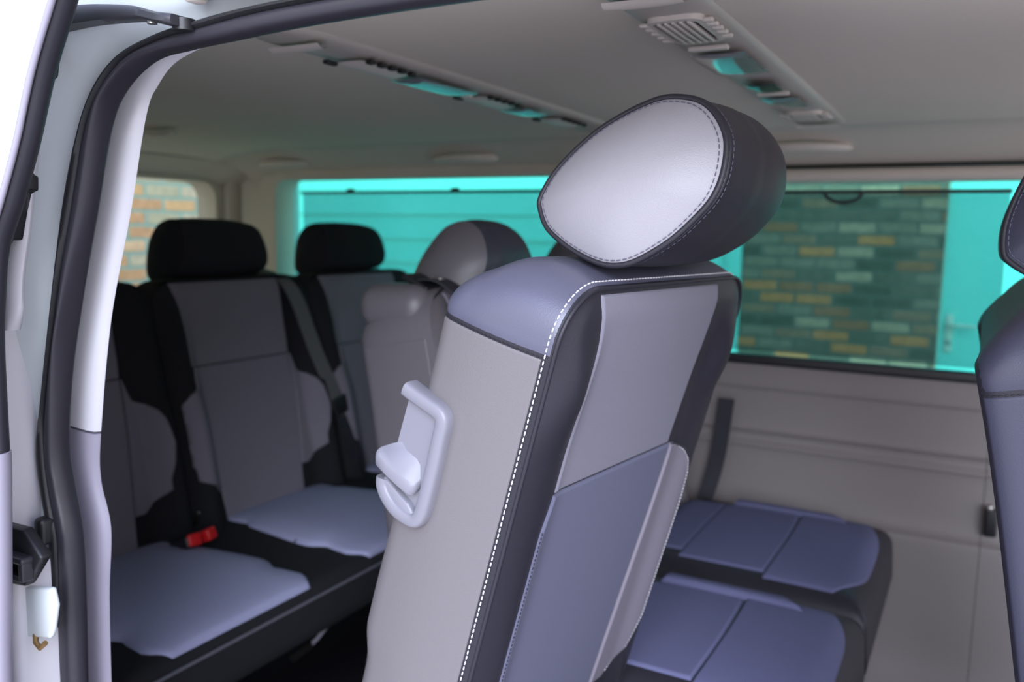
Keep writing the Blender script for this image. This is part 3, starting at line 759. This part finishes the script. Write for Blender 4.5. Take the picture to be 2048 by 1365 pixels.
# ================================================================== ROOF FITTINGS
CZ = 1.296
def console(x, y0, y1, label, kind):
    t = thing('air_console', (x, (y0+y1)/2, CZ), label, 'air vent console', None)
    n = 40; rings = []
    for i in range(n+1):
        y = lerp(y0, y1, i/n); f = min(1, (1-abs(2*i/n-1))*n/4)
        wd = .047*(math.sqrt(1-(1-f)**2)*.35+.65 if f < 1 else 1)
        zz = CZ+.0045-.0*y
        rings.append([Vector((x+a*wd, y, zz-b)) for a, b in ((-1.06, 0), (-1.06, .003), (-1, .007), (-.9, .0105), (-.5, .0125), (0, .013), (.5, .0125), (.9, .0105), (1, .007), (1.06, .003), (1.06, 0))])
    link('housing', loft(rings), 'console', t)
    zb = CZ-.0105
    def vent(yc, ly, wx, slats, tilt=0):
        v = link('vent_frame', frame2(x, yc, wx, ly, zb, .007), 'console_light', t)
        link('vent_cavity', rbox((x, yc, zb+.001), (wx-.006, ly-.006, .003), .001, 1), 'slot', v)
        for i in range(slats):
            f = (i+.5)/slats; xx = x+lerp(-wx/2+.004, wx/2-.004, f)
            bow = .004*(1-abs(2*f-1))
            link('vent_slat', rbox((xx, yc, zb-.003), (wx/slats*.42, ly-.004+bow, .005), .001, 2), 'console_light', v)
        for s in (-1, 1):                          # toothed cheeks beside the louvre
            for i in range(5):
                yy = yc+lerp(-ly/2+.012, ly/2-.012, i/4)
                link('vent_tooth', rbox((x+s*(wx/2+.010), yy, zb-.0015), (.014, .009, .005), .002, 2), 'console_light', v)
        return v
    def frame2(xc, yc, wx, ly, z, tk):
        o_ = []; i_ = []
        for (sx, sy, a0) in ((1, 1, 0), (-1, 1, 90), (-1, -1, 180), (1, -1, 270)):
            for k in range(7):
                a = math.radians(a0+15*k); r = .010
                cx, cy = sx*(wx/2-r), sy*(ly/2-r)
                i_.append((xc+cx+r*math.cos(a), yc+cy+r*math.sin(a))); o_.append((xc+cx+(r+tk)*math.cos(a), yc+cy+(r+tk)*math.sin(a)))
        return loft([[Vector((*p, z+.004)) for p in o_], [Vector((*p, z-.003)) for p in o_], [Vector((*p, z-.004)) for p in i_], [Vector((*p, z+.004)) for p in i_]], caps=False)
    def lens(yc, ly, wx, material='lens', dx=0):
        pts = grid(lambda a, b: Vector((x+dx+lerp(-wx/2, wx/2, a), yc+lerp(-ly/2, ly/2, b), zb-.0035-.006*math.sqrt(max(0, 1-(2*a-1)**2*.9))*math.sqrt(max(0, 1-(2*b-1)**4*.9)))), 12, 14)
        ob = link('lamp_lens' if material == 'lens' else 'dark_lens', pts, material, t)
        return ob
    def bar(yc, wx=.05, ly=.010):
        link('slider', rbox((x, yc, zb-.004), (wx, ly, .006), .002), 'console_light', t)
    def endcap(yc):
        bm = grid(lambda a, b: Vector((x+lerp(-.042, .042, a), yc+.030*b*(1-.35*(2*a-1)**2), zb-.003-.005*math.sin(PI*b))), 10, 8)
        link('end_rib', bm, 'console_light', t)
    if kind == 'front':
        endcap(.325); vent(.478, .105, .050, 5); bar(.565); lens(.672, .15, .072); lens(.868, .085, .046, 'lens_dark'); bar(.935); lens(1.04, .12, .060); vent(1.235, .085, .052, 6); endcap(1.36)
    else:
        endcap(.345); vent_small(x, .515, t, zb); lens(.672, .165, .062); bar(.765, .02); vent_small(x, .845, t, zb); lens(.975, .09, .062); vent_small(x, 1.14, t, zb); endcap(1.36)
    return t
def vent_small(x, yc, t, zb):
    bm = grid(lambda a, b: Vector((x+lerp(-.030, .024, a), yc+lerp(-.062, .062, b), zb-.003-.006*math.sin(PI*a)*math.sqrt(max(0, 1-(2*b-1)**4)))), 10, 14)
    v = link('vent_frame', bm, 'console_light', t)
    for i in range(5):
        link('vent_slot', rbox((x+.030, yc+lerp(-.048, .048, i/4), zb-.004), (.010, .011, .006), .001, 2), 'slot', v)
    link('slide_knob', rbox((x-.022, yc-.072, zb-.005), (.010, .022, .006), .002), 'slot', v)
console(-.315, .27, 1.455, 'beige ceiling vent console at upper right, with an open black louvre', 'front')
console(-.790, .30, 1.43, 'beige ceiling vent console at upper left, running towards the rear bench', 'rear')
def grab_handle(x, label, ln=.10):
    y, z = 1.575, 1.266
    t = thing('grab_handle', (x, y, z), label, 'grab handle', None)
    nrm = Vector((0, -.42, -.9)).normalized(); alongs = Vector((0, -.9, .42))
    p = [Vector((x+dx, y, z))+nrm*h+alongs*q for dx, h, q in ((-ln, .002, -.012), (-ln*.88, .012, .004), (-ln*.5, .020, .022), (0, .022, .028), (ln*.5, .020, .022), (ln*.88, .012, .004), (ln, .002, -.012))]
    link('grip', tube(catmull(p, 6), lambda f: .0105+.003*math.sin(PI*f), 12, up=nrm, flat=.8), 'console_light', t)
    for s in (-1, 1):
        link('mount', rbox((x+s*ln*.97, y+.008, z-.004), (.034, .026, .012), .005, rot=R3(-25, 0, 0)), 'console', t)
    link('recess', rbox((x, y-.004, z+.004), (ln*1.6, .04, .008), .003, rot=R3(-25, 0, 0)), 'panel', t)
grab_handle(-1.985, 'pale grab handle on the roof edge in the rear left corner')
grab_handle(-1.300, 'pale grab handle on the roof edge above the left rear window')
grab_handle(-.385, 'pale grab handle on the roof edge right of the large headrest', .105)
t = thing('roof_fitting', (-1.84, .985, 1.288), 'small pale fitting on the rear headliner', 'hook')  # pale streak taken for a dome lamp edge, built as plate and bar
link('fitting_plate', rbox((-1.84, .985, 1.286), (.10, .035, .010), .004), 'console', t)
link('fitting_bar', tube([(-1.87, .985, 1.283), (-1.85, .975, 1.276), (-1.80, .975, 1.276), (-1.785, .98, 1.282)], .005, 8), 'console_light', t)

# ------------------------------------------------------------------ roller sun blinds on the two left windows
def blind(x0, x1, zt, zb, label, handle=None, clips=()):
    t = thing('sun_blind', ((x0+x1)/2, 1.685, zb), label, 'sun blind')
    link('blind_fabric', rbox(((x0+x1)/2, 1.688, (zt+zb)/2), (x1-x0, .0012, zt-zb), 0), 'blind', t, smooth=False)
    link('pull_bar', rbox(((x0+x1)/2, 1.684, zt), (x1-x0+.006, .010, .009), .003), 'plastic_dark', t)
    if handle is not None:
        p = [(handle+.042*math.cos(a), 1.676, zt-.001+.024*math.sin(a)) for a in [PI+PI*i/14 for i in range(15)]]
        link('pull_handle', tube(p, .0045, 8, up=(0, 1, 0)), 'plastic_dark', t)
    for c in clips:
        link('hook_clip', rbox((c, 1.684, zt+.007), (.026, .012, .010), .003), 'plastic_black', t)
blind(-2.005, -.985, 1.172, .76, 'grey mesh sun blind pulled up over the rear left window', None, (-1.80, -1.40))
blind(-.64, .045, 1.164, .765, 'grey mesh sun blind with loop handle pulled up over the middle left window', -.30, ())
# small black belt clip on the left wall
t = thing('belt_clip', (.055, 1.595, .42), 'small black clip on the grey left wall beside the front seat', 'clip')
link('clip_body', rbox((.062, 1.592, .440), (.026, .022, .062), .006), 'plastic_black', t)
link('clip_tab', rbox((.058, 1.585, .474), (.012, .014, .014), .004), 'metal', t)

# ================================================================== SEATS
# ---- the sharp single seat by the door, tipped forward
HL = seat_frame((-.484, .16, .566), 6.5, 15, .88)
S = thing('single_seat', (-.46, .36, .0), 'large grey and black leather single seat tipped forward in the middle of the view', 'seat', None)
bk, hfront, hband = backrest(HL, S, base='leather_dark', side='leather_grey', centre='fabric_grey', lower='fabric_pocket', wing='vinyl_mauve', near_wing=False, low_amp=-.023, up_amp=.033, amp_w=.50)
headrest(HL, S)
headrest_posts(HL, S)
# release handle in its plastic surround on the near side
def sd(v, w, out): return HL(-out, v, w)
c_path = [(-.078, .3760), (-.064, .3735), (-.045, .3710), (-.030, .3690), (-.0225, .3650), (-.0200, .3560), (-.0200, .340), (-.0195, .311), (-.0200, .278), (-.0210, .256), (-.0245, .2440), (-.032, .2390), (-.047, .2385), (-.060, .2415), (-.073, .2490), (-.081, .2580), (-.083, .267)]
cp = [sd(v, w, .008) for v, w in [(p.x, p.y) for p in catmull([(a, b, 0) for a, b in c_path], 6)]]
secs = []
for i in range(20):
    a = 2*PI*i/20; c_, s_ = math.cos(a), math.sin(a)
    secs.append((.0078*math.copysign(abs(c_)**.55, c_), .0110*math.copysign(abs(s_)**.55, s_)))
sv = link('handle_surround', sweep(cp, secs, HL.u), 'plastic_grey', S)
pts = [sd(v, w, .006) for v, w in ((-.074, .372), (-.05, .370), (-.026, .365), (-.021, .345), (-.022, .29), (-.025, .247), (-.04, .242), (-.074, .252), (-.078, .30))]
link('recess_plate', prism(pts, HL.u*-.0035, 0), 'plastic_grey', sv)
pts = [(-.024, .243), (-.036, .236), (-.056, .237), (-.075, .247), (-.086, .260), (-.080, .271), (-.06, .262), (-.040, .256)]
link('lower_lip', prism([sd(v, w, .002) for v, w in pts], HL.u*-.014, .003), 'plastic_grey', sv)
# wedge shaped release lever: a flat tongue standing out of the recess and rising towards the rear
top = [(-.034, .292, .004), (-.040, .314, .004), (-.050, .322, .005), (-.066, .321, .007), (-.086, .308, .011), (-.094, .3015, .017), (-.095, .298, .021), (-.090, .2935, .0245), (-.074, .2885, .0245), (-.056, .2835, .0235), (-.040, .2795, .0215), (-.0345, .2790, .018), (-.0335, .2835, .011)]
P3 = [sd(v, w, o) for v, w, o in top]
bm = bmesh.new()
dn = HL.w*-.0115
r0 = [p for p in P3]; cen = sum(r0, Vector())/len(r0)
shr = lambda f: [cen+(p-cen)*f for p in r0]
link('release_lever', loft([[p+dn*-.02+Vector((0, 0, 0)) for p in shr(.90)], [p+dn*.10 for p in shr(.97)], [p+dn*.35 for p in shr(1.0)], [p+dn*.75 for p in shr(1.0)], [p+dn*.95 for p in shr(.95)], [p+dn*1.0 for p in shr(.85)]]), 'plastic_grey', sv)
cu0, cpt = cushion(S, -.43, -.02, .15, .53, .24, .40, 'leather_dark')
link('cushion_panel', patch(lambda a, b: cpt(lerp(-.40, -.05, a), lerp(.19, .49, b)), Vector((0, 0, 1)), .38, .36, .003, 16, 16), 'fabric_grey', cu0)
link('seat_base', rbox((-.23, .34, .12), (.34, .30, .235), .03), 'plastic_black', S)

# ---- two-seat bench of the middle row
B2 = thing('double_seat', (-.45, 1.02, .0), 'two place grey middle row seat behind the tipped seat, against the left wall', 'seat')
def seat2(y, detail):
    L = seat_frame((-.712, y, .420), 0, -12)
    backrest(L, B2, W=.46, base='leather_mid', side='leather_mid', centre='fabric_bench', lower='fabric_bench', wing='fabric_bench', fine=False, wing_end=.02)
    headrest(L, B2, uN=.105, uF=.305, body='leather_side', cap='leather_mid', fine=False, lift=-.078, size=.88)
    headrest_posts(L, B2)
    return L
L2 = seat2(.578, 1); L3 = seat2(1.055, 1)
for y0, y1 in ((.582, 1.005), (1.04, 1.525)):
    c, pt = cushion(B2, -.60, -.125, y0, y1, .27, .418, 'leather_dark', r=.05, crown=.010)
    ym = (y0+y1)/2
    up = Vector((0, 0, 1))
    def zone(xa, xb, fa, fb, name='cushion_panel', h=.004, na=14):
        return link(name, patch(lambda a, b: pt(lerp(xa(b), xb(b), a), lerp(fa, fb, b)), up, .2, abs(fb-fa), h, na, 18, gd=.001, ew=.006), 'fabric_mid', c)
    bow = lambda b: .018*(1-(2*b-1)**2)
    zone(lambda b: -.585, lambda b: -.4838, y0+.075, y1-.075)
    zone(lambda b: -.4835, lambda b: -.3160+bow(b)*.3, y0+.045, y1-.075)
    zone(lambda b: -.3157+bow(b)*.3, lambda b: -.140-.05*(abs(2*b-1)**4), y0+.030, y1-.020)
    link('side_wing', patch(lambda a, b: pt(lerp(-.47, -.215-.03*sstep(b), a), lerp(y1-.071, y1-.012-.03*sstep((a-.85)/.15), b)), up, .26, .055, .012, 16, 8, ew=.012), 'fabric_mid', c)
    link('seat_base', rbox((-.36, ym, .14), (.40, .34, .27), .03), 'plastic_black', B2)
# shoulder belt exit on the near seat
link('belt_guide', rbox(tuple(L2(.048, .005, .520)), (.135, .105, .075), .034, 6, rot=R3(0, -2, 0)), 'leather_mid', B2)
link('belt_slot', rbox(tuple(L2(.050, .045, .552)), (.052, .050, .010), .003, rot=R3(0, 24, 0)), 'plastic_black', B2)
link('belt_eyelet', rbox(tuple(L2(.064, .066, .553)), (.018, .014, .008), .003), 'metal', B2)
p = catmull([L2(.055, .045, .556), L2(.062, .085, .542), L2(.085, .130, .47), L2(.12, .135, .38)], 6)
bm = loft([[q+Vector((0, -.022, 0)), q+Vector((0, .022, 0)), q+Vector((.002, .022, .002)), q+Vector((.002, -.022, .002))] for q in p])
link('belt_strap', bm, 'belt_dark', B2)
p = catmull([Vector((-.52, 1.545, .66)), Vector((-.535, 1.548, .52)), Vector((-.55, 1.54, .44)), Vector((-.56, 1.53, .40))], 5)
bm = loft([[q+Vector((-.02, 0, 0)), q+Vector((.02, 0, 0)), q+Vector((.02, .003, 0)), q+Vector((-.02, .003, 0))] for q in p])
link('belt_strap', bm, 'belt_dark', B2)
link('belt_buckle', rbox((-.55, 1.02, .425), (.03, .02, .08), .006, rot=R3(0, -15, 0)), 'plastic_black', B2)

# ---- rear bench for three
B3 = thing('rear_bench_seat', (-1.3, .95, .0), 'three place rear bench in grey and black fabric below the tailgate window', 'bench seat')
rear_L = []
for y in (.232, .702, 1.172):
    L = seat_frame((-1.487, y-.012, .395), 0, -12); rear_L.append(L)
    backrest(L, B3, W=.468, base='fabric_black', centre='fabric_bench', lower='fabric_bench', wing='fabric_bench', fine=False, wing_end=.10, wing_top=.345, wing_out=.432)
    headrest(L, B3, uN=.095, uF=.338, taper=.14, body='fabric_black', cap='fabric_black', fine=False, lift=-.014, egg=EGG2)
    headrest_posts(L, B3, material='plastic_black')
bc, bpt = cushion(B3, -1.47, -1.005, .225, 1.645, .312, .415, 'fabric_black', r=.03, crown=0)
up = Vector((0, 0, 1))
for yc in (.465, .935, 1.405):
    htab = [(-1.46, .150), (-1.385, .158), (-1.345, .152), (-1.335, .163), (-1.20, .182), (-1.155, .186), (-1.135, .180), (-1.115, .165), (-1.105, .170), (-1.05, .178), (-1.012, .150)]
    def fn(a, b):
        x = lerp(-1.46, -1.012, a); hw = interp(htab, x)
        return bpt(x, yc+lerp(-hw, hw, b))+Vector((0, 0, .020*math.sin(PI*min(1, max(0, (x+1.42)/.41)))**.7*(1-abs(2*b-1)**6)))
    link('cushion_panel', patch(fn, up, .45, .34, .004, 30, 18, gd=.004, ew=.012), 'fabric_seat', bc)
    link('cushion_seam', tube([fn(.62, i/20)+up*.0022 for i in range(21)], .0016, 6), 'fabric_black', bc)
p = [Vector((-1.004, lerp(.24, 1.63, i/60), .392)) for i in range(61)]
link('piping', tube(p, .0032, 8), 'fabric_piping', bc)
link('bench_frame', rbox((-1.29, .93, .285), (.30, 1.2, .055), .01), 'plastic_black', B3)
for y in (.45, 1.40):
    link('leg', prism([(-1.40, y, .25), (-1.08, y, .25), (-1.12, y, .0), (-1.38, y, .0)], (0, .035, 0), .004), 'plastic_dark', B3)
link('release_bar', tube([(-1.10, .705, .238), (-1.10, .725, .242), (-1.10, .765, .262), (-1.12, .79, .275)], .0045, 10), 'trim_grey', B3)
link('release_grip', tube([(-1.10, .655, .233), (-1.10, .705, .238)], .007, 10), 'metal', B3)
for y, a in ((.600, -14), (.632, 14)):
    bk_ = link('belt_buckle', rbox((-1.325, y, .436), (.075, .030, .026), .006, rot=R3(0, -22, a)), 'plastic_black', B3)
    link('red_button', rbox((-1.296, y+(.003 if a > 0 else -.003), .449), (.020, .027, .024), .004, rot=R3(0, -22, a)), 'red', bk_)
link('anchor_tab', rbox((-1.385, .683, .452), (.008, .006, .03), .002, rot=R3(0, 20, 0)), 'metal', B3)
# shoulder belt of the middle place
Lm = rear_L[1]
p = catmull([Lm(.365, -.03, .545), Lm(.378, .06, .538), Lm(.392, .104, .49), Lm(.43, .112, .33), Lm(.472, .118, .20)], 7)
bm = loft([[q+Vector((0, -.024, 0)), q+Vector((0, .024, 0)), q+Vector((.003, .024, .0)), q+Vector((.003, -.024, .0))] for q in p])
link('belt_strap', bm, 'belt', B3)
link('belt_guide', rbox(tuple(Lm(.375, -.01, .553)), (.10, .10, .035), .012, rot=R3(0, 12, 0)), 'plastic_black', B3)
link('belt_guide', rbox(tuple(rear_L[2](.375, -.01, .548)), (.09, .09, .025), .010, rot=R3(0, 12, 0)), 'plastic_black', B3)
q = Lm(.474, .122, .19)
link('belt_tongue', rbox(tuple(q), (.010, .060, .045), .004, rot=R3(14, -12, 0)), 'plastic_black', B3)
link('tongue_plate', rbox(tuple(q+Vector((.004, -.004, -.03))), (.004, .034, .030), .001, rot=R3(14, -12, 0)), 'metal', B3)
p = catmull([q+Vector((0, 0, -.02)), Lm(.49, .125, .10), Lm(.505, .12, .03), Lm(.51, .11, -.01)], 5)
bm = loft([[x+Vector((0, -.024, 0)), x+Vector((0, .024, 0)), x+Vector((.003, .024, 0)), x+Vector((.003, -.024, 0))] for x in p])
link('belt_strap', bm, 'belt_dark', B3)

# ---- front passenger seat, cut by the right edge of the view
FS = thing('front_seat', (.24, .56, .0), 'dark blue black leather front seat at the right edge of the view', 'seat')
LF = seat_frame((.176, .335, .478), 0, -13)
backrest(LF, FS, W=.50, base='leather_dark', side='leather_side', centre='fabric_grey', lower='fabric_pocket', wing='vinyl_mauve', near_wing=False, shoulder='leather_side')
headrest(LF, FS, uN=.115, uF=.375, cap='leather_side', lift=-.02, size=.9)
headrest_posts(LF, FS, us=(.16, .33))
fc, fpt = cushion(FS, .245, .735, .33, .84, .27, .45, 'leather_dark', r=.05)
link('seat_base', rbox((.49, .585, .14), (.40, .40, .27), .03), 'plastic_black', FS)

# ================================================================== OUTSIDE
tag(link('ground', rbox((-2, 0, -.66), (24, 24, .12), 0), 'paving', smooth=False), kind='structure')
# brick pier between boarded wall and door, all beyond the left windows
YW = 4.2
tag(link('wall_outside_left', rbox((-.66, YW+.11, .85), (.98, .22, 2.9), .004), 'brick_side', smooth=False, loc=(-.66, YW, -.6)), kind='structure')
t = thing('boarded_wall', (-3.4, YW, -.6), 'pale teal horizontal boarded wall seen through the rear left window', 'wall')
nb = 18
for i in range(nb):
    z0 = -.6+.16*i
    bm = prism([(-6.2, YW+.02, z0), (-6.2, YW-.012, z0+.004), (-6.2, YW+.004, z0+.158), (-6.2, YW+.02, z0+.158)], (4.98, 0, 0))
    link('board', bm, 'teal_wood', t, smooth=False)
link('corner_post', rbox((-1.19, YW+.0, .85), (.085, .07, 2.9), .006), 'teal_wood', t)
t = thing('wooden_door', (.30, YW+.05, -.6), 'pale teal wooden door beside the brick pier, seen through the middle left window', 'door')
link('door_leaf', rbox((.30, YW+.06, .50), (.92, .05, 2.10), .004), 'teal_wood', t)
h = link('handle_plate', rbox((-.115, YW+.03, .60), (.035, .012, .19), .005), 'console_light', t)
link('lever', tube([(-.115, YW+.02, .645), (-.115, YW-.02, .645), (-.06, YW-.025, .645), (.0, YW-.025, .642)], .009, 10), 'console_light', h)
link('keyhole', tube([(-.115, YW+.026, .555), (-.115, YW+.018, .555)], .012, 12, up=(1, 0, 0)), 'metal', h)
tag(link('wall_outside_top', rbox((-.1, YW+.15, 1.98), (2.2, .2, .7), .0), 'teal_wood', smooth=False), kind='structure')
tag(link('wall_outside_right', rbox((1.5, YW+.11, .85), (1.46, .22, 2.9), 0), 'brick_side', smooth=False), kind='structure')
tag(link('wall_outside_back', rbox((-3.42, 1.15, .75), (.24, 3.4, 2.7), 0), 'brick_rear', smooth=False), kind='structure')
